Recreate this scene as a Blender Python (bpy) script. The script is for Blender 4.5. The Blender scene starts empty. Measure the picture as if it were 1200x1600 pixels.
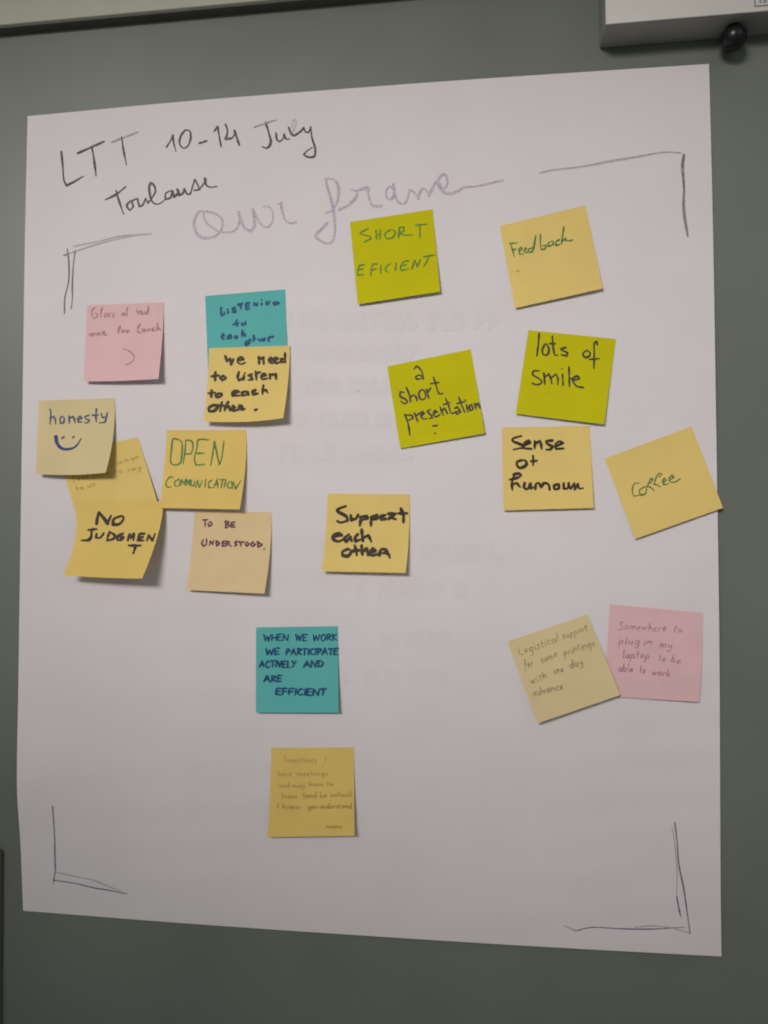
import bpy, math, random
import numpy as np

random.seed(7)
scene = bpy.context.scene
COL = scene.collection

# ------------------------------------------------------------------ camera
# Measured frame: the board is the plane y = 0, x runs along it, z is up, the room lies at y < 0.
# The camera was solved from the corners of the flipchart sheet (0.65 m wide).
F = 1202.0
R = np.array([[0.9918386301518305, -0.0035246462035732895, -0.12745080857993468],
              [-0.006218317137299367, -0.9997654969897785, -0.020743277483580447],
              [-0.1273478082674354, 0.02136651347132902, -0.991627958375297]])
C = np.array([0.1224731, -0.02026424, 0.70719053])          # along, up, out of the board


def W3(p):
    return (float(p[0]), float(-p[2]), float(p[1]))


cam_data = bpy.data.cameras.new('camera')
cam = bpy.data.objects.new('camera', cam_data)
COL.objects.link(cam)
from mathutils import Matrix, Vector
ax = Vector(W3(R[0])); ay = Vector(W3(-R[1])); az = Vector(W3(-R[2]))
m = Matrix((ax, ay, az)).transposed().to_4x4()
m.translation = Vector(W3(C))
cam.matrix_world = m
cam_data.sensor_fit = 'HORIZONTAL'
cam_data.sensor_width = 36.0
cam_data.lens = F / 1200.0 * 36.0
cam_data.clip_start = 0.01
cam_data.clip_end = 50
scene.camera = cam

# ------------------------------------------------------------------ light
world = bpy.data.worlds.new('World')
scene.world = world
world.use_nodes = True
bg = world.node_tree.nodes['Background']
bg.inputs[0].default_value = (0.92, 0.96, 1.0, 1)
bg.inputs[1].default_value = 0.165


def area(name, loc, target, sx, sy, power, col):
    d = bpy.data.lights.new(name, 'AREA')
    d.shape = 'RECTANGLE'; d.size = sx; d.size_y = sy
    d.energy = power; d.color = col
    o = bpy.data.objects.new(name, d)
    COL.objects.link(o)
    o.location = W3(loc)
    o.rotation_euler = (Vector(W3(target)) - Vector(W3(loc))).to_track_quat('-Z', 'Y').to_euler()
    return o


main = area('unseen_panel', (-0.75, 0.95, 2.3), (0.03, 0.10, 0), 1.35, 0.45, 2.5, (1.0, 0.93, 0.915))
main.data.spread = math.radians(33)
area('unseen_panel', (1.5, 0.95, 1.6), (0.25, 0.0, 0), 0.9, 0.6, 1.9, (1.0, 0.95, 0.9))  # unseen lamp, added to brighten the right side of the board

scene.view_settings.view_transform = 'Standard'
scene.view_settings.look = 'None'
scene.view_settings.exposure = 0
scene.view_settings.gamma = 1
scene.view_settings.use_curve_mapping = False
scene.render.engine = 'CYCLES'
scene.cycles.filter_width = 1.9
scene.cycles.max_bounces = 6

# ------------------------------------------------------------------ helpers
KI = np.array([[1 / F, 0, -600 / F], [0, 1 / F, -800 / F], [0, 0, 1]])
M_UN = R.T @ KI


def un(x, y, z):
    """where the line of sight measured at (x, y) meets the plane z metres out of the board"""
    d = M_UN @ np.array([x, y, 1.0])
    return C + (z - C[2]) / d[2] * d


def mat(name, col, rough=0.8, spec=0.3, mottle=0.0, scale=60.0, bump=0.0, bscale=400.0, trans=0.0, col2=None, lo=0.35, hi=0.65):
    ma = bpy.data.materials.new(name)
    ma.use_nodes = True
    nt = ma.node_tree; N = nt.nodes; L = nt.links
    b = N['Principled BSDF']
    b.inputs['Base Color'].default_value = (*col, 1)
    b.inputs['Roughness'].default_value = rough
    b.inputs['Specular IOR Level'].default_value = spec
    tc = N.new('ShaderNodeTexCoord')
    if mottle > 0 or col2 is not None:
        no = N.new('ShaderNodeTexNoise'); no.inputs['Scale'].default_value = scale; no.inputs['Detail'].default_value = 4
        L.new(tc.outputs['Object'], no.inputs['Vector'])
        r = N.new('ShaderNodeValToRGB')
        r.color_ramp.elements[0].position = lo; r.color_ramp.elements[1].position = hi
        c2 = col2 if col2 is not None else tuple(c * (1 - mottle) for c in col)
        r.color_ramp.elements[0].color = (*col, 1); r.color_ramp.elements[1].color = (*c2, 1)
        L.new(no.outputs['Fac'], r.inputs['Fac']); L.new(r.outputs['Color'], b.inputs['Base Color'])
    if bump > 0:
        nb = N.new('ShaderNodeTexNoise'); nb.inputs['Scale'].default_value = bscale; nb.inputs['Detail'].default_value = 3
        L.new(tc.outputs['Object'], nb.inputs['Vector'])
        bu = N.new('ShaderNodeBump'); bu.inputs['Strength'].default_value = bump; bu.inputs['Distance'].default_value = 0.0006
        L.new(nb.outputs['Fac'], bu.inputs['Height']); L.new(bu.outputs['Normal'], b.inputs['Normal'])
    if trans > 0:
        t = N.new('ShaderNodeBsdfTranslucent'); mx = N.new('ShaderNodeMixShader'); mx.inputs[0].default_value = trans
        if b.inputs['Base Color'].is_linked:
            L.new(b.inputs['Base Color'].links[0].from_socket, t.inputs['Color'])
        else:
            t.inputs['Color'].default_value = (*col, 1)
        out = N['Material Output']
        L.new(b.outputs[0], mx.inputs[1]); L.new(t.outputs[0], mx.inputs[2]); L.new(mx.outputs[0], out.inputs['Surface'])
    return ma


def mesh_obj(name, verts, faces, ma, parent=None, smooth=False):
    me = bpy.data.meshes.new(name)
    me.from_pydata([W3(v) for v in verts], [], faces)
    me.validate()
    me.materials.append(ma)
    if smooth:
        for p in me.polygons:
            p.use_smooth = True
    o = bpy.data.objects.new(name, me)
    COL.objects.link(o)
    if parent is not None:
        o.parent = parent
    return o


def tag(o, label, cat, group=None):
    o['label'] = label; o['category'] = cat
    if group:
        o['group'] = group


def empty(name, p):
    o = bpy.data.objects.new(name, None)
    COL.objects.link(o)
    o.location = W3(p)
    return o


def adopt(o, parent):
    """parent o, keeping where it stands"""
    o.parent = parent
    o.matrix_parent_inverse = Matrix.Translation(parent.location).inverted()


def bevel(o, w, seg=3):
    b = o.modifiers.new('bevel', 'BEVEL'); b.width = w; b.segments = seg; b.limit_method = 'ANGLE'
    for p in o.data.polygons:
        p.use_smooth = True
    return o


def box(name, x0, x1, y0, y1, z0, z1, ma, bev=0.0):
    v = [(x, y, z) for z in (z0, z1) for y in (y0, y1) for x in (x0, x1)]
    f = [(0, 2, 3, 1), (4, 5, 7, 6), (0, 1, 5, 4), (2, 6, 7, 3), (0, 4, 6, 2), (1, 3, 7, 5)]
    # board coordinates are turned into the scene by a mirror-free rotation: faces keep their outward side
    o = mesh_obj(name, v, f, ma)
    if bev:
        bevel(o, bev)
    return o


# ------------------------------------------------------------------ stroke lettering
FONT = {
 'A': (.8, [[(0,0),(.4,1),(.8,0)],[(.16,.38),(.66,.38)]]), 'C': (.7, [[(.7,.85),(.4,1),(.08,.6),(.1,.2),(.4,0),(.7,.12)]]),
 'D': (.75, [[(.05,1),(.05,0)],[(0,.98),(.45,.9),(.75,.5),(.45,.08),(0,.02)]]), 'E': (.6, [[(.6,1),(.05,.96),(.02,.03),(.6,0)],[(.04,.52),(.5,.52)]]),
 'F': (.6, [[(.6,1),(.05,.96),(.02,0)],[(.04,.52),(.5,.52)]]), 'H': (.7, [[(.03,1),(0,0)],[(.7,1),(.66,0)],[(.03,.5),(.66,.5)]]),
 'I': (.12, [[(.08,1),(.04,0)]]), 'K': (.65, [[(.05,1),(.05,0)],[(.6,1),(.07,.48),(.65,0)]]), 'L': (.55, [[(.05,1),(.05,.04),(.55,0)]]),
 'N': (.75, [[(.02,0),(.05,1),(.66,0),(.75,1)]]), 'O': (.75, [[(.4,1),(.05,.6),(.15,.1),(.45,0),(.72,.4),(.62,.88),(.38,1)]]),
 'P': (.6, [[(.08,1),(.05,0)],[(.0,.98),(.5,.92),(.58,.66),(.08,.46)]]), 'R': (.65, [[(.08,1),(.05,0)],[(.0,.98),(.5,.92),(.55,.66),(.08,.48)],[(.2,.46),(.65,0)]]),
 'S': (.6, [[(.6,.9),(.25,1),(.08,.72),(.5,.4),(.45,.08),(.02,.05)]]), 'T': (.7, [[(0,.97),(.7,1)],[(.36,.97),(.33,0)]]), 'U': (.7, [[(.03,1),(.05,.2),(.35,0),(.62,.2),(.7,1)]]),
 'V': (.65, [[(0,1),(.32,0),(.65,1)]]), 'W': (1., [[(0,1),(.22,0),(.5,.75),(.72,0),(1,1)]]), 'Y': (.65, [[(0,1),(.32,.5)],[(.65,1),(.2,0)]]),
 'a': (.5, [[(.44,.46),(.15,.5),(.02,.2),(.2,.0),(.42,.25),(.45,.48),(.44,.05),(.52,.0)]]), 'b': (.45, [[(.08,1),(.04,.05),(.3,0),(.42,.28),(.2,.45),(.05,.3)]]),
 'c': (.4, [[(.4,.42),(.15,.48),(.02,.2),(.18,0),(.4,.06)]]), 'd': (.5, [[(.42,.44),(.15,.48),(.02,.2),(.2,0),(.42,.25),(.48,1),(.44,.02)]]),
 'e': (.42, [[(.03,.24),(.38,.3),(.3,.5),(.08,.4),(.04,.1),(.22,0),(.42,.08)]]), 'f': (.4, [[(.42,.92),(.25,1),(.17,.7),(.12,-.3)],[(0,.45),(.36,.48)]]),
 'g': (.5, [[(.42,.44),(.15,.48),(.03,.2),(.2,.02),(.42,.25),(.44,.46),(.42,-.25),(.2,-.42),(.04,-.3)]]), 'h': (.48, [[(.08,1),(.04,0)],[(.05,.25),(.25,.5),(.42,.35),(.44,0)]]),
 'i': (.16, [[(.08,.48),(.06,.05),(.14,0)],[(.1,.74),(.11,.70)]]), 'k': (.45, [[(.08,1),(.04,0)],[(.4,.5),(.06,.22),(.42,0)]]), 'l': (.2, [[(.12,1),(.05,.15),(.2,0)]]),
 'm': (.75, [[(.03,.48),(.03,0)],[(.04,.25),(.2,.5),(.34,.35),(.35,0)],[(.36,.25),(.52,.5),(.68,.35),(.7,0)]]), 'n': (.48, [[(.03,.48),(.03,0)],[(.04,.25),(.22,.5),(.42,.35),(.44,0)]]),
 'o': (.45, [[(.22,.48),(.02,.25),(.18,0),(.42,.2),(.34,.45),(.2,.48)]]), 'p': (.48, [[(.06,.48),(.03,-.45)],[(.05,.3),(.28,.5),(.44,.28),(.28,.02),(.05,.08)]]),
 'r': (.36, [[(.04,.48),(.06,0)],[(.05,.28),(.2,.46),(.38,.44)]]), 's': (.36, [[(.36,.44),(.12,.48),(.08,.32),(.34,.16),(.22,0),(.0,.04)]]),
 't': (.36, [[(.16,.85),(.13,.1),(.3,0)],[(0,.52),(.34,.55)]]), 'u': (.48, [[(.03,.48),(.06,.08),(.24,.02),(.42,.3)],[(.43,.48),(.42,.05),(.5,0)]]),
 'v': (.42, [[(0,.48),(.2,0),(.42,.5)]]), 'w': (.7, [[(0,.48),(.15,0),(.34,.4),(.5,0),(.7,.5)]]), 'y': (.45, [[(.03,.48),(.12,.12),(.3,.1),(.42,.3)],[(.45,.48),(.36,-.25),(.15,-.42),(.0,-.32)]]),
 '(': (.2, [[(.2,1.0),(.02,.5),(.16,-.1)]]), ')': (.2, [[(.0,1.0),(.18,.5),(.02,-.1)]]),
}


def lettering(txt, p0, p1, size, slant=0.0, jit=0.03, mirror=False):
    """strokes of a word along p0-p1 (in the measuring frame), size = cap height"""
    gap = 0.2
    tot = 0.0; places = []
    for ch in txt:
        if ch == ' ':
            tot += 0.45; continue
        w, st = FONT[ch]
        places.append((tot, w, st)); tot += w + gap
    tot -= gap
    p0 = np.array(p0, float); p1 = np.array(p1, float)
    d = p1 - p0; ln = np.linalg.norm(d); d /= ln
    up = np.array([d[1], -d[0]])
    k = ln / tot
    out = []
    for off, w, st in places:
        jy = random.uniform(-1, 1) * jit * size
        for s in st:
            pl = []
            for (x, y) in s:
                xx = (w - x if mirror else x)
                q = p0 + d * (k * (off + xx) + slant * y * size + random.uniform(-1, 1) * jit * size * .6) + up * (y * size + jy + random.uniform(-1, 1) * jit * size * .6)
                pl.append((q[0], q[1]))
            out.append(pl)
    return out


def parse(s):
    return [[tuple(float(c) for c in t.split(',')) for t in part.split()] for part in s.split(';') if part.strip()]


def scribble(origin, k, text):
    ox, oy = origin
    return [[(ox + x / k, oy + y / k) for x, y in pl] for pl in parse(text)]


def local(origin, k, strokes):
    ox, oy = origin
    return [[(ox + x / k, oy + y / k) for x, y in pl] for pl in strokes]


def smooth_line(pts, step=1.0):
    """Catmull-Rom through the points; returns pieces split at sharp corners"""
    P = [np.array(p) for p in pts]
    if len(P) == 1:
        P = [P[0] - np.array([.25, 0]), P[0] + np.array([.25, 0])]
    P = [P[0]] + [P[i] for i in range(1, len(P)) if np.linalg.norm(P[i] - P[i - 1]) > 1e-3]
    if len(P) < 2:
        P = [P[0] - np.array([.25, 0]), P[0] + np.array([.25, 0])]
    cuts = [0]
    for i in range(1, len(P) - 1):
        a = P[i] - P[i - 1]; b = P[i + 1] - P[i]
        if a @ b < 0.12 * np.linalg.norm(a) * np.linalg.norm(b):
            cuts.append(i)
    cuts.append(len(P) - 1)
    res = []
    for a, b in zip(cuts[:-1], cuts[1:]):
        Q = P[a:b + 1]
        if len(Q) == 2:
            n = max(2, int(np.linalg.norm(Q[1] - Q[0]) / step))
            bow = np.array([-(Q[1] - Q[0])[1], (Q[1] - Q[0])[0]]) * random.uniform(-.03, .03)
            res.append([Q[0] + (Q[1] - Q[0]) * t + bow * 4 * t * (1 - t) for t in np.linspace(0, 1, n + 1)])
            continue
        E = [2 * Q[0] - Q[1]] + Q + [2 * Q[-1] - Q[-2]]
        pl = []
        for i in range(1, len(E) - 2):
            n = max(2, int(np.linalg.norm(E[i + 1] - E[i]) / step))
            for t in np.linspace(0, 1, n, endpoint=False):
                pl.append(.5 * (2 * E[i] + (E[i + 1] - E[i - 1]) * t + (2 * E[i - 1] - 5 * E[i] + 4 * E[i + 1] - E[i + 2]) * t * t + (3 * E[i] - E[i - 1] - 3 * E[i + 1] + E[i + 2]) * t ** 3))
        pl.append(Q[-1])
        res.append(pl)
    return res


def ink(name, strokes, width, surf, ma, parent, vary=0.18, taper=0.25, eps=0.00016, w_of=None):
    """strokes drawn on a surface; surf(x, y) gives how far the paper stands off the board there"""
    V = []; Fc = []; lift = 0.0
    for si, st in enumerate(strokes):
        wf = width * random.uniform(1 - vary * .6, 1 + vary * .6)
        pieces = smooth_line(st)
        tot = sum(len(p) for p in pieces); done = 0
        ph = random.uniform(0, 6.28)
        for pl in pieces:
            lift += 6e-6
            n = len(pl); left = []; right = []; ctr = []
            for i, p in enumerate(pl):
                t = (done + i) / max(1, tot - 1)
                a = pl[max(0, i - 1)]; b = pl[min(n - 1, i + 1)]
                d = b - a; l = np.linalg.norm(d); d = d / l if l > 1e-9 else np.array([1., 0])
                nr = np.array([-d[1], d[0]])
                w = wf * (1 + vary * math.sin(ph + t * 9)) * (1 - taper * max(0, (t - .7) / .3) - taper * .5 * max(0, (.12 - t) / .12))
                if w_of:
                    w = w_of(t)
                h = w / 2
                for q, arr in ((p + nr * h, left), (p - nr * h, right)):
                    z = surf(q[0], q[1]) + eps + lift + i * 3e-7
                    arr.append(len(V)); V.append(un(q[0], q[1], z))
                if i in (0, n - 1):
                    ctr.append((p, d if i else -d, nr, h, left[-1], right[-1], i))
            for i in range(n - 1):
                Fc.append((left[i], right[i], right[i + 1], left[i + 1]))
            for (p, d, nr, h, li, ri, i) in ctr:             # round pen ends
                ring = [li]
                for k in range(1, 6):
                    an = math.pi * k / 6
                    q = p + nr * h * math.cos(an) + d * h * math.sin(an)
                    ring.append(len(V)); V.append(un(q[0], q[1], surf(q[0], q[1]) + eps + lift + i * 3e-7))
                ring.append(ri)
                Fc.append(tuple(ring) if i else tuple(reversed(ring)))
            done += n
    return mesh_obj(name, V, Fc, ma, parent)


# ------------------------------------------------------------------ materials
M = {}
M['board'] = mat('board_enamel', (0.172, 0.194, 0.155), 0.36, 0.35, mottle=.13, scale=5, bump=.05, bscale=900)
M['alu'] = mat('pale_aluminium', (0.40, 0.41, 0.31), 0.5, 0.4, mottle=.05, scale=30)
M['cover'] = mat('cream_lacquer', (0.62, 0.61, 0.545), 0.45, 0.4, mottle=.03, scale=30)
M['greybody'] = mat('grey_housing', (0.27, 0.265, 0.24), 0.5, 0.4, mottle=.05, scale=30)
M['dark'] = mat('dark_rubber', (0.05, 0.05, 0.04), 0.6, 0.3, mottle=.1, scale=80)
M['bar_shade'] = mat('underside_shade', (0.10, 0.10, 0.075), 0.6, 0.3, mottle=.1, scale=80)  # dark colour carries the shade under the top frame
M['rail'] = mat('dark_grey_rail', (0.15, 0.15, 0.12), 0.6, 0.3, mottle=.1, scale=80)
M['knob'] = mat('black_plastic', (0.008, 0.008, 0.008), 0.32, 0.4)
M['groove'] = mat('label_line', (0.3, 0.29, 0.25), 0.6, 0.3)
M['paper'] = mat('flipchart_paper', (0.735, 0.70, 0.69), 0.85, 0.15, mottle=.03, scale=14, bump=.06, bscale=700)
NOTE = {
 'yellow': (0.92, 0.72, 0.235), 'pale': (0.90, 0.71, 0.39), 'cream': (0.84, 0.71, 0.39), 'deep': (0.91, 0.69, 0.20),
 'lime': (0.70, 0.655, 0.008), 'teal': (0.15, 0.58, 0.54), 'pink': (0.90, 0.62, 0.615),
}
for k_, c_ in NOTE.items():
    M[k_] = mat(k_ + '_note_paper', c_, 0.8, 0.15, mottle=.05, scale=25, bump=.05, bscale=800, trans=.2)


def inkmat(name, col, col2=None, sc=500, lo=.4, hi=.62):
    return mat(name, col, 0.55, 0.25, mottle=.25, scale=sc, col2=col2, lo=lo, hi=hi)


M['charcoal'] = inkmat('charcoal_pencil', (.055, .055, .055), (.22, .21, .21), 700, .45, .7)
M['charcoal_faint'] = inkmat('charcoal_pencil_light', (.22, .21, .21), (.46, .44, .43), 700)
M['purple_faint'] = inkmat('faded_purple_crayon', (.43, .34, .42), (.60, .52, .57), 600)
M['grey_line'] = inkmat('grey_crayon', (.17, .15, .165), (.36, .33, .35), 600)
M['grey_faint'] = inkmat('grey_crayon_light', (.38, .34, .35), (.52, .48, .48), 600)
M['violet_line'] = inkmat('violet_crayon', (.14, .10, .155), (.30, .24, .31), 600)
M['ghost1'] = mat('ink_showing_through', (.724, .689, .683), .85, .15, mottle=.02, scale=14, bump=.06, bscale=700)
M['ghost2'] = mat('ink_showing_through_core', (.711, .677, .675), .85, .15, mottle=.02, scale=14, bump=.06, bscale=700)
M['black'] = inkmat('black_marker', (.022, .014, .010), (.05, .03, .015), 300)
M['brown'] = inkmat('dark_pen', (.045, .035, .03), (.085, .065, .03), 300)
M['blue'] = inkmat('blue_marker', (.004, .05, .15), (.015, .09, .20), 300)
M['bluegrey'] = inkmat('blue_pen', (.05, .065, .14), (.10, .11, .16), 400)
M['smile'] = inkmat('blue_brush', (.02, .04, .15), (.05, .07, .16), 300)
M['green'] = inkmat('green_pen', (.05, .17, .03), (.11, .25, .05), 400)
M['greenlime'] = inkmat('green_pen_on_lime', (.07, .22, .012), (.14, .28, .012), 400)
M['olive'] = inkmat('olive_pen', (.09, .17, .04), (.17, .23, .07), 400)
M['purple'] = inkmat('purple_marker', (.10, .025, .06), (.17, .06, .10), 300)
M['rose'] = inkmat('rose_pencil', (.31, .15, .155), (.56, .32, .32), 500)
M['pencil'] = inkmat('pencil_on_cream', (.28, .20, .115), (.48, .36, .20), 500)
M['pencil_faint'] = inkmat('light_pencil_on_yellow', (.45, .32, .10), (.62, .46, .13), 500)

# ------------------------------------------------------------------ the board
xl, yt = un(0, 44, 0)[:2]
bar_y = un(300, 24.5, 0)[1]
board = empty('writing_board', (0, 0, 0))
tag(board, 'grey green enamel writing board with a pale metal frame behind the white sheet', 'board')
s_ = box('writing_surface', -1.5, 1.5, -1.1, bar_y + .002, -0.018, 0.0, M['board']); adopt(s_, board)
s_ = box('top_frame', -1.5, 1.5, bar_y, bar_y + .05, -0.014, 0.0115, M['alu'], .0015); adopt(s_, board)
s_ = box('frame_underside_shade', -1.5, 1.5, bar_y - .0025, bar_y + .001, -0.010, 0.0108, M['bar_shade'], .0006); adopt(s_, board)  # added dark strip stands in for the shaded underside of the top frame

# narrow dark rail at the edge of the board
e0 = un(6.0, 1326, 0)
rail = box('edge_rail', e0[0] - .036, e0[0] - .0005, -1.1, e0[1], -0.002, 0.006, M['rail'], .0025)
tag(rail, 'narrow dark rail on the board beside the lower corner of the sheet', 'rail')

# ------------------------------------------------------------------ cream bracket above
hx = 0.0345
dx, dy = un(936.5, 77, 0)[:2]
dev = empty('projector_bracket', (dx + .2, dy, 0))
tag(dev, 'cream metal housing hanging over the board above the corner of the sheet', 'housing')
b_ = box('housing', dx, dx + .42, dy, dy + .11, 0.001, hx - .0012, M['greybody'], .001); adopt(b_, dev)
b_ = box('front_cover', dx + .0004, dx + .42, dy + .0004, dy + .11, hx - .0012, hx, M['cover'], .0008); adopt(b_, dev)
# small raised label on its face
lx0, ly1 = un(1178.5, 11, hx)[:2]


def frame_mesh(name, x0, x1, y0, y1, z0, z1, t, ma):
    v = []; f = []
    def bx(a, b, c, d):
        n = len(v)
        v.extend([(x, y, z) for z in (z0, z1) for y in (c, d) for x in (a, b)])
        f.extend([tuple(n + i for i in q) for q in [(0, 2, 3, 1), (4, 5, 7, 6), (0, 1, 5, 4), (2, 6, 7, 3), (0, 4, 6, 2), (1, 3, 7, 5)]])
    bx(x0, x1, y0, y0 + t); bx(x0, x1, y1 - t, y1); bx(x0, x0 + t, y0 + t, y1 - t); bx(x1 - t, x1, y0 + t, y1 - t)
    bx(x0 + .0042, x0 + .0056, y0 + .003, y1 - .003); bx(x0 + .0072, x0 + .0098, y0 + .003, y0 + .0052); bx(x0 + .0112, x0 + .0126, y0 + .003, y1 - .003)
    return mesh_obj(name, v, f, ma)


pl_ = frame_mesh('label_plate', lx0, lx0 + .018, ly1, ly1 + .014, hx - .0004, hx + .0005, .0011, M['groove']); adopt(pl_, dev)
# black knob under the housing (lathe about the vertical)
kz = 0.0165
kc = un(1146, 60, kz)
prof = [(0.0001, -.0085), (.0045, -.0083), (.0085, -.0068), (.0105, -.004), (.0112, 0.0), (.0108, .0035), (.0092, .006), (.0062, .0072), (.0058, .014), (.0001, .014)]
V = []; Fc = []; n = 32
for i, (r, h) in enumerate(prof):
    for k in range(n):
        a = 2 * math.pi * k / n
        V.append((kc[0] + r * math.cos(a), kc[1] + h, kz + r * math.sin(a)))
for i in range(len(prof) - 1):
    for k in range(n):
        Fc.append((i * n + k, (i + 1) * n + k, (i + 1) * n + (k + 1) % n, i * n + (k + 1) % n))
kn = mesh_obj('clamp_knob', V, Fc, M['knob'], None, True); adopt(kn, dev)


# ------------------------------------------------------------------ flipchart sheet
def patch(TL, TR, BR, BL, MT=None, MR=None, MB=None, ML=None):
    A = [np.array(p, float) for p in (TL, TR, BR, BL)]
    def edge(a, b, mid):
        m_ = (a + b) / 2 if mid is None else np.array(mid, float)
        c = 2 * m_ - (a + b) / 2
        return lambda t: (1 - t) ** 2 * a + 2 * t * (1 - t) * c + t * t * b
    top = edge(A[0], A[1], MT); bot = edge(A[3], A[2], MB); lef = edge(A[0], A[3], ML); rig = edge(A[1], A[2], MR)
    def S(u, v):
        return ((1 - v) * top(u) + v * bot(u) + (1 - u) * lef(v) + u * rig(v)
                - ((1 - u) * (1 - v) * A[0] + u * (1 - v) * A[1] + (1 - u) * v * A[3] + u * v * A[2]))
    return S


def poly_edge(pts):
    P = np.array(pts, float)
    dd = np.concatenate([[0], np.cumsum(np.linalg.norm(np.diff(P, axis=0), axis=1))]); dd /= dd[-1]
    # smooth interpolation of a measured edge
    def f(t):
        i = min(len(P) - 2, max(0, int(np.searchsorted(dd, t) - 1)))
        s = (t - dd[i]) / (dd[i + 1] - dd[i])
        m0 = (P[i + 1] - P[i - 1]) / (dd[i + 1] - dd[i - 1]) if i > 0 else (P[1] - P[0]) / (dd[1] - dd[0])
        m1 = (P[i + 2] - P[i]) / (dd[i + 2] - dd[i]) if i + 2 < len(P) else (P[-1] - P[-2]) / (dd[-1] - dd[-2])
        h = dd[i + 1] - dd[i]
        return (2 * s ** 3 - 3 * s * s + 1) * P[i] + (s ** 3 - 2 * s * s + s) * h * m0 + (-2 * s ** 3 + 3 * s * s) * P[i + 1] + (s ** 3 - s * s) * h * m1
    return f


E_top = poly_edge([(43, 181.5), (300, 157.5), (600, 134), (760, 122.5), (1108, 99.8)])
E_left = poly_edge([(43, 181.5), (38.5, 400), (35, 640), (31, 900), (28.5, 1080), (26.5, 1230), (32, 1320), (36, 1423)])
E_right = poly_edge([(1108, 99.8), (1114.5, 380), (1119.5, 690), (1124, 1000), (1126, 1380), (1127.5, 1494.5)])
E_bot = poly_edge([(36, 1423), (300, 1443.5), (600, 1464), (850, 1479.5), (1127.5, 1494.5)])
c00, c10, c11, c01 = np.array([43, 181.5]), np.array([1108, 99.8]), np.array([1127.5, 1494.5]), np.array([36, 1423.])


def sheet_xy(u, v):
    return ((1 - v) * E_top(u) + v * E_bot(u) + (1 - u) * E_left(v) + u * E_right(v)
            - ((1 - u) * (1 - v) * c00 + u * (1 - v) * c10 + (1 - u) * v * c01 + u * v * c11))


def g(x, c, w):
    return math.exp(-((x - c) / w) ** 2)


def zp(x, y):
    """how far the sheet bellies off the board (metres)"""
    z = 0.0010
    z += 0.0022 * (0.5 + 0.5 * math.sin(x * .0052 + y * .0021 + .7)) * min(1, max(0, (y - 150) / 400))
    z += 0.0011 * (math.sin(y * .012 + x * .002) * min(1, max(0, (y - 300) / 500)) + 1)
    z += 0.00020 * math.sin(y * .105 + .9 * math.sin(x * .006) + x * .004) * (.5 + .5 * math.sin(x * .009 + y * .004)) * min(1, max(0, (y - 350) / 300))
    z += 0.0050 * g(x, 20, 90) * g(y, 1225, 85)
    z += 0.0022 * g(x, 700, 330) * g(y, 1500, 120)
    z += 0.0010 * g(x, 30, 120) * g(y, 760, 160)
    return z


def sheet_mesh(name, xyf, zf, nu, nv, thick, ma):
    V = []; Fc = []
    for j in range(nv + 1):
        for i in range(nu + 1):
            x, y = xyf(i / nu, j / nv)
            V.append(un(x, y, zf(i / nu, j / nv, x, y)))
    nb = len(V)
    for p in list(V):
        V.append(p - np.array([0, 0, thick]))
    nc = len(V)
    V += [V[i] for i in range(nc)]                            # the cut edge has points of its own, so it stays crisp
    w = nu + 1
    for j in range(nv):
        for i in range(nu):
            a = j * w + i
            Fc.append((a, a + w, a + w + 1, a + 1))
            Fc.append((nb + a, nb + a + 1, nb + a + w + 1, nb + a + w))
    rim = [i for i in range(w)] + [j * w + nu for j in range(1, nv + 1)] + [nv * w + i for i in range(nu - 1, -1, -1)] + [j * w for j in range(nv - 1, 0, -1)]
    for a, b in zip(rim, rim[1:] + rim[:1]):
        Fc.append((nc + a, nc + b, nc + nb + b, nc + nb + a))
    return mesh_obj(name, V, Fc, ma, None, True)


sheet = sheet_mesh('flipchart_sheet', sheet_xy, lambda u, v, x, y: zp(x, y), 90, 190, 0.00018, M['paper'])
tag(sheet, 'large white flipchart sheet with pencilled title and corner marks on the board', 'paper sheet')

A1 = (70, 160)
A2 = (280, 170)
words = [  # each word of the title is a part
         scribble(A1, 4, """103,308 112,400 118,480 135,520 175,500 240,462; 205,318 290,280 372,243; 293,275 308,360 320,460; 480,215 492,300 510,390"""),
         scribble(A1, 4, """760,280 785,240 800,205 805,250 820,308; 875,175 850,210 842,255 865,285 895,270 912,220 905,178 875,172; 965,255 1015,238""") + scribble(A2, 4, "218,140 240,113 250,170 262,238; 290,98 302,140 290,188 330,182 348,148; 345,135 360,180 375,228"),
         scribble(A2, 4, """540,88 560,150 572,210 550,245 518,237; 605,150 610,190 628,206 650,185 655,158 668,188 692,188; 685,118 700,155 720,165 760,140 778,118 788,142 808,148 822,112 830,180 850,250 842,298 800,300 778,285 800,262 832,242"""),
         scribble(A1, 4, """380,608 445,575 505,527; 445,550 465,620 492,697; 535,615 512,645 530,675 552,650 545,618 575,600; 580,605 590,650 612,640 630,600 645,630 690,560 680,515 660,502 652,540 668,615 710,635 760,600;
 790,550 755,570 755,605 785,595 798,555 808,590 835,565 828,545 840,580 862,568 872,540 888,570 908,570 925,520 937,480 955,515 968,545 935,550; 968,540 1005,490 1000,475 1008,515 1035,530 1075,525""")]
for w_ in words:
    ink('title_word', w_, 3.3, zp, M['charcoal'], sheet, vary=.25, taper=.35)
ink('title_bar', scribble(A1, 4, "415,250 480,225 582,186"), 2.6, zp, M['charcoal_faint'], sheet)
ink('title_bar', scribble(A2, 4, "470,115 540,90 605,70"), 2.4, zp, M['charcoal_faint'], sheet)
ink('title_loop', scribble(A2, 4, "700,158 722,120 732,84 722,66 710,80 704,118"), 2.0, zp, M['purple_faint'], sheet)
B1 = (290, 230)
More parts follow.
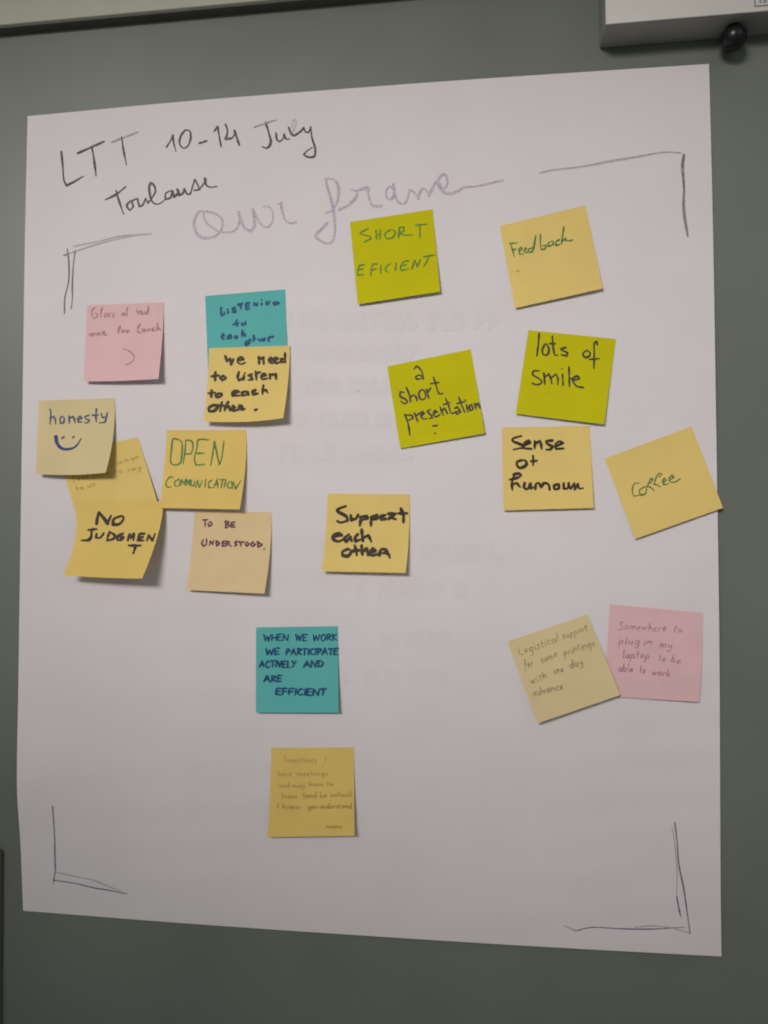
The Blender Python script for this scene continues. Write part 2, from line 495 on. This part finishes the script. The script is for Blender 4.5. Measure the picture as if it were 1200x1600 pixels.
ink('heading_word', scribble(B1, 4, """130,405 90,400 60,440 52,490 75,545 125,568 185,555 225,510 228,455 195,420 140,402 105,400; 112,410 118,450 150,490 215,528 290,528 325,500 338,455 330,405 350,470 375,510 410,525 430,490 425,420 418,385 440,430 470,480 510,500 540,470 545,410 520,372 485,372;
 575,355 598,345 602,390 620,450 650,475 690,468"""), 4.1, zp, M['purple_faint'], sheet, vary=.25)
ink('heading_word', scribble(B1, 4, """875,200 890,260 910,330 930,440 932,540 915,590 880,600 830,575 812,552 850,510 885,470; 880,195 930,205 955,250 950,330 920,390 875,412; 960,390 1020,360 1065,310 1072,275 1035,265""") + scribble((500, 230), 4, """235,268 270,258 300,255 305,310 330,365 385,365; 455,255 430,248 412,280 422,320 450,320 463,280 458,235 468,300 490,345 530,350 548,315 560,265 588,282 615,322; 615,322 625,280 645,260 665,272 681,303; 681,303 700,262 722,215 745,240; 740,215 770,265 795,230 790,180 762,172 738,212 755,262 800,290 860,275 900,250 980,243 1060,225 1145,205"""), 4.1, zp, M['purple_faint'], sheet, vary=.25)

TRm = scribble((820, 220), 4, "95,200 180,182 350,162 520,130 700,100 860,72 980,75")
ink('corner_mark', TRm, 3.4, zp, M['grey_faint'], sheet)
ink('corner_mark', scribble((820, 220), 4, "995,90 986,160 995,290 994,430 1018,595"), 4.8, zp, M['grey_line'], sheet)
TLm = scribble((70, 340), 4, "120,235 210,205 330,165 470,130 590,108 650,105; 180,180 250,165 350,145 480,115 670,100")
ink('corner_mark', TLm, 2.6, zp, M['grey_faint'], sheet)
ink('corner_mark', scribble((70, 340), 4, "140,195 150,280 148,400 125,500 122,600; 190,205 178,300 172,420 172,500 165,570; 118,237 150,226"), 2.4, zp, M['violet_line'], sheet)
BLm = scribble((60, 1240), 6.667, "147,135 155,250 168,450 171,650 175,800 165,860 158,940; 155,902 280,920 400,940 560,978 720,1005 885,1037 925,1042; 860,1032 890,1040")
ink('corner_mark', BLm, 2.1, zp, M['grey_line'], sheet)
ink('corner_mark', scribble((60, 1240), 6.667, "185,820 320,850 460,878 580,905 700,955 860,1020"), 1.8, zp, M['grey_faint'], sheet)
ink('corner_mark', scribble((870, 1270), 4.444, "820,70 835,200 848,360 880,520 900,650 912,740 925,838; 832,580 845,650 860,720"), 2.4, zp, M['violet_line'], sheet)
BRm = scribble((870, 1270), 4.444, "110,812 140,818 210,800 280,795 400,803 560,808 700,806 800,800 885,795")
ink('corner_mark', BRm, 2.1, zp, M['violet_line'], sheet)
ink('corner_mark', scribble((870, 1270), 4.444, "800,100 815,180 835,400 832,560; 50,785 90,800 130,818; 540,795 660,785 780,795; 820,808 920,838"), 1.8, zp, M['grey_faint'], sheet)
# writing on the back of the sheet, showing through as unreadable smudges
for (x0, x1, y, hgt) in ((440, 770, 512, 26), (490, 640, 562, 24), (480, 640, 612, 24), (450, 640, 665, 24), (440, 655, 718, 24), (575, 780, 876, 28), (560, 720, 932, 24), (600, 725, 1006, 20), (540, 700, 1066, 18)):
    gh = []; x = x0
    while x < x1:
        h_ = hgt * random.uniform(.8, 1)
        gh.append([(x, y), (x + random.uniform(-2, 2), y - h_)])
        gh.append([(x, y - h_ * random.choice((.1, .5, .9))), (x + random.uniform(8, 13), y - h_ * random.choice((.1, .5, .9)))])
        if random.random() < .5:
            gh.append([(x + 11, y - 2), (x + 12, y - h_ * .9)])
        x += random.choice((16, 18, 20, 34))
    st_ = random.getstate()
    ink('ink_show_through', gh, 12.5, zp, M['ghost1'], sheet, eps=.00003)
    random.setstate(st_)
    ink('ink_show_through', gh, 7.0, zp, M['ghost2'], sheet, eps=.00012)

# ------------------------------------------------------------------ sticky notes
GROUP = 'sticky notes on the flipchart sheet'


class Note:
    def __init__(self, colour, label, corners, lift=(4, 4), base=.3, p=1.8, mids=None, curl_left=0.0, curl_right=0.0):
        self.S = patch(*corners, **(mids or {}))
        self.l = [a / 1000 for a in lift]; self.b = base / 1000; self.p = p
        self.cl = curl_left / 1000; self.cr = curl_right / 1000
        self.col = colour
        self.o = sheet_mesh('sticky_note', self.S, lambda u, v, x, y: zp(x, y) + self.rise(u, v), 28, 28, 0.00011, M[colour])
        tag(self.o, label, 'sticky note', GROUP)
        A = [np.array(c, float) for c in corners]
        self.A = A

    def rise(self, u, v):
        u = min(1.05, max(-.05, u)); v = max(0, v)
        s = v ** self.p
        return self.b + (self.l[0] * (1 - u) + self.l[1] * u) * s + self.cl * (max(0, 1 - u * 2.2) ** 2) * v + self.cr * (max(0, 1 - (1 - u) * 2.2) ** 2) * v

    def surf(self, x, y):
        u = v = .5
        t = np.array([x, y])
        for _ in range(5):
            f = self.S(u, v) - t
            if abs(f[0]) + abs(f[1]) < 1e-3:
                break
            du = (self.S(u + .01, v) - self.S(u - .01, v)) / .02
            dv = (self.S(u, v + .01) - self.S(u, v - .01)) / .02
            det = du[0] * dv[1] - du[1] * dv[0]
            u -= (f[0] * dv[1] - f[1] * dv[0]) / det
            v -= (du[0] * f[1] - du[1] * f[0]) / det
        return zp(x, y) + self.rise(u, v)

    def write(self, strokes, width, ma, name='handwriting', **k):
        return ink(name, strokes, width, self.surf, M[ma], self.o, **k)


# pink, glass of red wine
n1 = Note('pink', 'pink sticky note about a glass of red wine for lunch', [(136, 477), (256, 472), (247.5, 592), (131, 596)], (5, 9), mids=dict(MR=(253.5, 530), MB=(190, 595)))
n1.write(scribble((120, 455), 8, """225,205 190,240 190,300 215,340 250,320 260,280 225,275; 320,205 300,260 300,320; 375,270 345,290 350,320 375,310 380,275 390,320; 420,275 405,300 415,320; 465,280 445,295 470,315 440,325;
 590,270 560,285 570,305 600,295 590,270; 635,205 620,260 625,305; 750,235 765,290; 765,260 790,245; 790,280 820,262 810,245 795,270 815,290 840,280; 870,250 845,270 860,285 885,260 895,190 890,280;
 150,530 165,555 185,525 195,560 215,520; 240,520 240,555; 265,520 265,555; 267,535 285,520 300,550; 320,530 345,515 335,495 325,530 345,545 375,540;
 545,430 520,480 520,520; 505,490 550,470; 575,480 560,505 580,515 595,490 575,480; 615,480 625,515 640,485 655,510;
 790,410 760,460 755,510 800,515; 820,470 820,500 845,500 855,465; 880,470 885,495 905,465 920,490; 965,455 940,470 950,495 975,485; 1005,395 1000,490; 1000,475 1025,455 1045,490"""), 1.9, 'rose')
n1.write(scribble((120, 455), 8, "575,725 640,740 700,790 715,840 680,890 600,925"), 1.6, 'rose')

# teal, listening to each other
n2 = Note('teal', 'teal sticky note about listening, half under a yellow one', [(320.6, 462.5), (445.6, 452), (450, 578), (325.5, 588)], (1.0, 1.0))
n2.write(scribble((310, 440), 8, """285,325 280,380 290,420 325,400 320,375; 368,370 370,395; 365,345; 460,325 425,335 430,355 465,365 450,385 420,380; 490,290 550,275; 525,285 530,335; 635,265 595,275 590,310 600,345 640,335; 595,305 635,300;
 695,300 697,265 730,298 742,262; 790,270 790,295; 790,228; 850,285 850,250 868,280 895,240; 985,250 940,265 955,285 1010,270 985,262;
 480,480 470,520 485,550; 430,535 500,520; 545,520 545,540 575,535 590,500; 285,690 320,675 310,655 290,680 290,710 320,715; 400,665 365,685 365,710 395,700 405,670 415,705; 480,680 455,690 460,705 490,695; 550,605 545,680; 545,660 575,650 580,680;
 600,750 585,775 600,795 630,765 620,740 600,750; 645,715 642,750; 690,675 688,745; 635,738 655,732; 690,720 705,712; 750,720 770,735 790,720; 795,715 810,740 830,705; 875,745 880,700 935,685"""), 3.5, 'blue')

# yellow, we need to listen
n3 = Note('yellow', 'yellow sticky note overlapping the teal listening note, reading we need to listen', [(326.8, 544), (453, 540), (442.5, 653), (318, 658.5)], (7, 11), base=1.2, mids=dict(MR=(450.5, 592), MB=(385, 659), ML=(324, 600)))
n3.write(scribble((310, 535), 7.74, """325,165 345,225 385,195 395,265 425,200; 475,222 545,205 520,180 480,200 480,245 520,262 565,245; 730,175 735,260; 737,205 790,180 790,260; 855,220 900,195 875,182 855,215 885,250 905,245; 915,225 960,195 930,182 915,220 945,250 980,240; 1035,200 1000,205 1000,240 1040,235; 1048,125 1050,240;
 205,360 200,460; 155,410 245,400; 300,400 265,430 290,460 330,430 300,400; 490,355 475,420 490,460 520,440; 550,400 545,450; 560,372; 645,385 600,400 640,420 650,445 600,455; 690,350 700,450; 690,368 750,360; 765,418 815,395 790,380 760,410 775,445 830,435; 860,385 865,445; 865,395 935,380 940,445;
 160,580 155,665; 120,615 200,605; 250,615 210,640 225,665 275,645 280,620 250,615; 410,625 490,595 450,585 412,610 415,645 500,640; 590,590 530,605 530,640 580,630 595,595 605,635; 690,575 650,595 660,630 720,615; 785,520 775,625; 778,595 810,575 835,605;
 190,755 130,785 125,830 180,830 225,790 205,757 240,752; 285,720 260,830; 235,772 300,762; 360,720 330,760 315,825; 320,795 365,772 380,820; 385,812 440,785 420,762 390,800 420,825 470,815; 480,812 500,760 530,772 520,810 560,802; 685,818 708,806"""), 4.1, 'black')

# yellow pair under honesty
n5a = Note('yellow', 'yellow sticky note with faint pencil, tucked under the honesty note', [(91, 709), (215.5, 683), (246.5, 787), (120, 808)], (2.0, 3.2), mids=dict(MR=(231, 734)))
n5a.write(local((95, 680), 7.27, lettering('i can be open', (600, 345), (890, 258), 52, jit=.06)) + local((95, 680), 7.27, lettering('feel free to say', (130, 525), (905, 385), 62, jit=.06)) + local((95, 680), 7.27, lettering('to us', (175, 630), (390, 570), 56, jit=.06)), .9, 'pencil_faint')
n5 = Note('deep', 'yellow sticky note reading no judgment, its lower edge curling outwards', [(115, 784), (254.5, 783.5), (222, 904), (98.5, 899)], (13, 19), base=3.8, p=1.6, mids=dict(MR=(247.5, 833), ML=(118, 838), MB=(160, 902.5)))
n5.write(scribble((90, 770), 7.06, "430,340 455,215 550,340 590,250; 690,260 620,290 610,350 680,345 725,290 715,258 670,262"), 4.9, 'black')
n5.write(scribble((90, 770), 7.06, """340,410 435,400; 375,405 370,480 340,520 265,525; 430,450 425,495 470,495 510,445; 575,430 545,520; 570,430 630,470 610,510 545,525; 720,450 665,480 660,520 700,520 725,490 690,495; 775,525 795,455 810,500 840,450 835,525; 960,450 900,460 885,525 945,525; 895,495 940,487; 985,525 1005,465 1045,525 1075,452;
 785,580 915,580; 865,585 835,665"""), 4.0, 'black')

# honesty
n4 = Note('cream', 'pale cream sticky note reading honesty above a drawn smile', [(61, 626), (179, 622), (165, 738.5), (56, 740.5)], (7, 13), base=.4, mids=dict(MR=(176.8, 682), MB=(112, 742)))
n4.write(scribble((50, 610), 8, """225,235 235,300 225,425; 230,355 270,325 290,360 295,420; 370,325 350,360 355,410 395,400 400,345 370,322; 460,320 465,410; 467,350 510,325 530,360 535,405; 570,372 620,345 600,322 570,350 575,395 620,395; 710,310 660,330 670,355 715,370 690,405 650,400; 805,230 798,330 805,395; 755,310 825,310; 865,290 880,340 925,330; 940,280 920,370 900,400 840,405;
 370,600 400,580; 503,592 525,575"""), 2.7, 'bluegrey')
n4.write(scribble((50, 610), 8, "300,580 310,650 350,710 410,735 500,725 560,685 615,600"), 3, 'smile', name='drawn_smile', w_of=lambda t: 4.8 * (1 - t) ** .8 + 1.4)

# open communication
n6 = Note('deep', 'yellow sticky note reading open communication in green pen', [(260.7, 672), (384.7, 671.5), (374.4, 796), (249.5, 793.7)], (6.5, 8.5), mids=dict(MR=(383.4, 731), ML=(256.2, 733)))
n6.write(scribble((240, 660), 7.74, """300,205 235,205 215,330 205,470 235,510 290,510 330,470 345,330 340,240 300,205; 390,225 375,380 355,500; 385,215 450,220 475,270 465,350 440,380 380,380; 665,210 545,210 525,300 495,430 510,515 615,505; 515,375 605,372; 690,520 715,380 735,230 770,400 795,510 825,420 850,230; 737,240 720,335"""), 2.5, 'green')
n6.write(scribble((240, 660), 7.74, """235,665 190,665 150,730 165,780 215,780; 300,690 255,720 260,770 305,765 320,715 300,680; 335,760 340,690 365,740 385,690 380,760; 395,760 400,690 420,740 440,690 432,765; 455,700 450,760 485,765 497,710; 508,785 530,700 555,785 590,700; 632,690 620,785; 700,700 665,730 670,790 700,785; 720,795 770,680 778,795; 735,750 785,745; 800,690 870,690; 835,690 815,790; 872,695 852,790; 930,710 890,750 905,795 945,780 940,720 925,710; 950,800 962,715 990,805 1055,705"""), 2.0, 'green')

# to be understood
n7 = Note('pale', 'pale yellow sticky note reading to be understood in purple capitals', [(304, 799.5), (424, 800.3), (413, 927.6), (291.6, 921.8)], (5, 9), mids=dict(MR=(422, 862), ML=(299, 860)))
n7.write(scribble((280, 790), 7.74, """285,175 345,170; 315,175 310,255; 375,195 350,225 365,250 400,225 380,195; 560,185 565,270; 560,185 600,197 580,225 610,245 560,272; 675,200 630,210 625,260 675,260; 630,235 670,232;
 290,410 275,460 295,490 325,470 330,405; 365,480 375,430 405,470 415,420; 445,430 450,490; 445,425 490,455 450,490; 555,430 525,440 520,490 555,490; 525,465 560,460; 570,490 575,430 610,440 590,465 630,490; 695,430 670,450 695,470 670,490; 715,440 785,440; 747,440 745,490; 820,440 800,465 820,490 845,465 820,440; 890,440 865,470 885,495 915,470 890,440; 945,440 950,500; 945,435 1000,470 950,505; 1030,525"""), 2.6, 'purple')

# short eficient
n8 = Note('lime', 'lime green sticky note reading short eficient in green capitals', [(546.7, 346.8), (676, 327), (687.7, 455.5), (559, 475.4)], (3.5, 4.5))
n8.write(scribble((535, 320), 7.27, """290,270 215,310 205,330 310,360 325,385 245,425; 380,290 385,400; 430,285 425,395; 385,340 430,330; 545,285 485,325 500,380 570,370 600,310 560,280; 650,255 640,375; 650,260 700,250 690,300 640,320 720,345 790,340; 830,230 960,220; 880,230 885,375;
 250,680 195,690 175,750 175,800 240,790; 185,735 240,725; 395,670 340,685 320,805; 330,740 385,725; 440,680 435,775; 540,670 500,700 490,745 520,765; 610,665 600,750; 750,635 690,650 660,710 670,745 750,725; 680,690 730,680; 790,720 820,625 850,700 885,620; 920,590 1055,570; 980,590 955,650 925,695"""), 2.5, 'greenlime')

# feedback
n9 = Note('yellow', 'tilted yellow sticky note reading feedback in green pen', [(780.5, 353), (914.8, 320.5), (941.8, 450.8), (805, 481.5)], (3, 4.5))
n9.write(scribble((770, 315), 6.667, """180,430 205,500 225,575; 175,435 250,430; 200,500 245,495; 270,520 310,495 295,475 275,500 280,550 320,545; 325,510 350,490 340,480 325,520 350,530 365,520; 410,480 370,500 368,525 405,520 430,470 447,355 425,460 412,525; 495,340 495,430 505,500 545,490 555,455 520,460; 620,410 580,430 575,465 615,455 630,415 637,455; 695,395 655,420 660,455 698,445; 740,265 725,370 715,440; 720,412 760,385 772,408 830,400"""), 2.4, 'green')
n9.write(scribble((770, 315), 6.667, "258,722 268,725"), 5.0, 'pencil_faint', name='smudge')

# a short presentation
n10 = Note('lime', 'tilted lime green sticky note reading a short presentation', [(605, 572.5), (735.5, 545.5), (757.5, 677), (625.5, 700.8)], (2, 3.5))
n10.write(scribble((595, 540), 7.06, """365,260 395,230 435,260 460,310 470,370; 465,345 420,325 385,345 400,370 465,360; 255,515 215,510 215,560 270,590 295,620 260,640 225,615; 280,460 310,530 330,620; 320,570 360,545 390,570 400,610; 450,485 420,520 430,580 470,595 495,560 480,500 450,485; 505,480 530,580; 515,520 550,465; 580,345 610,440 640,525 685,530; 550,420 645,405;
 265,760 300,860 320,990; 275,765 340,770 355,800 300,825; 370,740 410,840; 385,780 425,740; 445,775 480,750 460,728 440,760 460,805 505,805; 545,705 510,725 550,765 570,795 535,805; 580,755 620,730 595,718 580,760 610,785 650,760; 655,680 690,770; 670,715 705,690 735,750; 715,580 750,670 770,740 800,745; 690,650 765,625; 815,690 850,680 880,735; 862,715 820,735 845,755 870,735; 860,570 890,650 925,735; 840,640 930,615; 945,650 960,730; 935,602; 1000,650 975,670 985,715 1015,700 1000,650; 1035,640 1050,700; 1042,660 1075,635 1090,690;
 575,885 625,880; 598,967 604,968"""), 2.9, 'brown')

# lots of smile
n11 = Note('lime', 'lime green sticky note reading lots of smile, edge touching a yellow note below', [(825.6, 515.8), (962.7, 529.7), (944, 663), (806, 646.4)], (3, 4.5))
n11.write(scribble((795, 510), 6.857, """325,75 315,200 300,320; 385,190 360,250 370,300 415,300 430,240 400,185; 465,105 475,220 490,300 525,310; 435,185 500,185; 610,225 560,240 570,255 630,280 620,315 560,305; 830,260 795,290 815,330 860,320 870,280 830,255; 950,195 940,160 915,190 915,300 912,450; 860,350 965,345;
 325,475 265,480 260,520 340,570 350,610 300,625 250,610; 375,500 385,620; 385,545 430,510 450,560 460,615; 458,550 500,510 525,550 525,625; 575,510 580,630; 568,455; 645,435 650,640; 655,560 690,555; 690,580 755,560 740,535 700,545 690,590 730,640 800,655"""), 3.1, 'brown')
n11.write(scribble((795, 510), 6.857, "310,660; 435,648; 445,715; 650,725; 895,760; 560,655"), 1.2, 'olive', name='pen_dots')

# sense of humour
n12 = Note('yellow', 'yellow sticky note reading sense of humour in black marker', [(784, 667.6), (921.5, 665.5), (927.7, 793.6), (786.7, 797.5)], (4, 4.5))
n12.write(scribble((775, 660), 7.27, """285,155 200,180 195,215 290,255 310,290 200,310; 310,270 385,230 370,210 320,240 320,290 400,300; 440,215 440,300; 442,245 500,210 520,300; 640,205 570,215 580,240 640,275 620,305 570,310; 670,280 760,235 720,215 675,250 680,300 765,295;
 290,430 240,450 245,500 290,515 345,480 335,435 290,428; 420,380 420,490; 395,440 465,435; 200,590 260,580 285,600 240,630 155,650; 205,610 180,690 185,765; 192,705 230,690 275,735;
 325,690 320,740 360,755 390,700 397,750 420,740; 445,760 455,700 490,692 510,740; 515,740 540,695 575,692 600,710 610,765; 700,700 660,720 665,760 710,750 715,705 690,700; 770,690 770,750 810,750 825,690 840,755; 850,750 890,690 895,760 930,700 945,750 990,745"""), 4.2, 'black')

# coffee
n13 = Note('yellow', 'tilted yellow sticky note reading coffee, corner over the sheet edge', [(944.4, 716.5), (1080.5, 666), (1129.7, 793.4), (993, 842)], (4, 3.5))
n13.write(scribble((935, 655), 5.854, """375,585 330,590 310,650 325,705 370,695; 420,620 375,650 385,695 430,680 440,625 420,615; 440,625 480,545 500,552 470,590; 445,612 480,625 510,655; 510,600 530,530 560,495 580,505 555,530; 505,590 545,605 565,620; 590,580 620,560 605,538 588,565 600,600 640,590; 645,562 690,530 672,512 645,545 660,575 710,570 745,545"""), 2.3, 'olive')

# support each other
n14 = Note('yellow', 'yellow sticky note reading support each other, midway down the sheet', [(512, 771), (640.6, 772.4), (633.7, 895.3), (502.4, 892.7)], (7, 8.5), mids=dict(MR=(638.8, 840), ML=(508.5, 838)))
n14.write(scribble((490, 760), 7.27, """365,225 285,255 275,285 370,340 385,390 310,410 270,395; 420,325 430,380 480,365 505,325; 535,360 525,445; 530,352 600,335 610,360 550,385; 655,350 650,450; 657,350 720,320 725,360 670,380; 815,325 765,345 770,380 820,368; 850,312 930,310 880,350 935,375; 850,375 875,345; 990,250 1020,330 1020,405; 960,305 1060,305;
 230,572 320,555 290,535 230,560 225,600 280,625 340,600; 400,545 350,590 370,625 420,570 432,620; 500,545 470,580 480,620 530,605; 545,490 560,620; 562,585 620,555 655,630; 390,710 330,740 330,785 390,790 425,740 390,705; 465,670 490,780; 440,735 520,725; 545,670 555,780; 557,745 600,710 620,780; 640,762 700,730 670,707 635,750 660,785 720,770; 745,780 770,715 820,720 830,745 780,760; 800,755 850,770 865,810"""), 5.0, 'black')

# when we work
n15 = Note('teal', 'teal sticky note about working and being efficient, alone in the lower half', [(400, 980.3), (528, 978.4), (529, 1113.4), (400, 1113.4)], (4, 6))
L15 = (390, 970)
st = []
for txt, a, b, c in (('WHEN', 170, 465, (242, 238)), ('WE', 555, 690, (240, 240)), ('WORK', 765, 1050, (238, 236)), ('WE', 195, 360, (412, 408)), ('PARTICIPATE', 440, 1062, (412, 408)),
                     ('ACTIVELY', 118, 552, (562, 560)), ('AND', 655, 885, (558, 552)), ('ARE', 172, 385, (740, 738)), ('EFFICIENT', 318, 918, (890, 898))):
    st += local(L15, 7.74, lettering(txt, (a, c[0]), (b, c[1]), 74, slant=.06 if txt != 'EFFICIENT' else .1, jit=.05))
n15.write(st, 2.6, 'blue')

# somewhere to plug in
n17 = Note('pink', 'pink sticky note about plugging in a laptop near the sheet edge', [(952.7, 944), (1098.7, 957.7), (1092, 1097), (946.5, 1088)], (1.2, 4), mids=dict(MR=(1097, 1028), ML=(949, 1015)))
L17 = (940, 935); st = []
for txt, a, b, s in (('Somewhere', (185, 340), (705, 365), 88), ('to', (790, 368), (880, 385), 84), ('plug', (190, 505), (415, 510), 84), ('in', (465, 510), (550, 515), 80), ('my', (640, 540), (770, 548), 88),
                     ('laptop', (230, 655), (520, 665), 90), ('to', (625, 685), (700, 692), 80), ('be', (765, 700), (865, 718), 80), ('able', (180, 805), (340, 808), 84), ('to', (415, 825), (478, 828), 95), ('work', (550, 835), (750, 862), 80)):
    st += local(L17, 7.06, lettering(txt, a, b, s, slant=.12, jit=.07))
n17.write(st, 1.25, 'rose')

# logistical support
n16 = Note('cream', 'tilted cream sticky note about logistical support, overlapping the pink note', [(793, 1002), (918, 960), (969.5, 1086), (839.6, 1130.5)], (7, 6), base=.8, p=1.6)
L16 = (785, 950); st = []
for txt, a, b, s in (('Logistical', (170, 470), (560, 325), 84), ('support', (600, 305), (840, 222), 70), ('for', (225, 600), (300, 575), 84), ('some', (385, 540), (540, 480), 72), ('printings', (610, 470), (910, 368), 72),
                     ('with', (280, 750), (440, 695), 76), ('one', (505, 650), (600, 620), 64), ('day', (670, 600), (795, 555), 76), ('advance', (305, 868), (595, 795), 74)):
    st += local(L16, 6.316, lettering(txt, a, b, s, slant=.15, jit=.08))
n16.write(st, 1.1, 'pencil')

# sometimes I
n18 = Note('deep', 'yellow sticky note with five lines of faint pencil, lowest on the sheet', [(423.6, 1168.4), (553, 1168), (554, 1306), (417.5, 1308)], (6.5, 7), mids=dict(ML=(422, 1238)))
L18 = (410, 1160); st = []
for txt, a, b, s in (('Sometimes', (250, 245), (655, 248), 80), ('I', (750, 245), (775, 245), 66), ('have', (190, 412), (345, 405), 66), ('meetings', (418, 405), (790, 400), 62), ('and may', (200, 548), (505, 540), 56), ('have to', (565, 530), (850, 525), 56),
                     ('leave', (235, 672), (415, 670), 58), ('(and be online)', (490, 668), (1070, 655), 62), ('I hope', (178, 802), (440, 798), 60), ('you understand', (545, 798), (1075, 795), 62), ('nomo', (770, 1038), (955, 1036), 56)):
    st += local(L18, 7.74, lettering(txt, a, b, s, jit=.06))
n18.write(st, 0.95, 'pencil_faint')
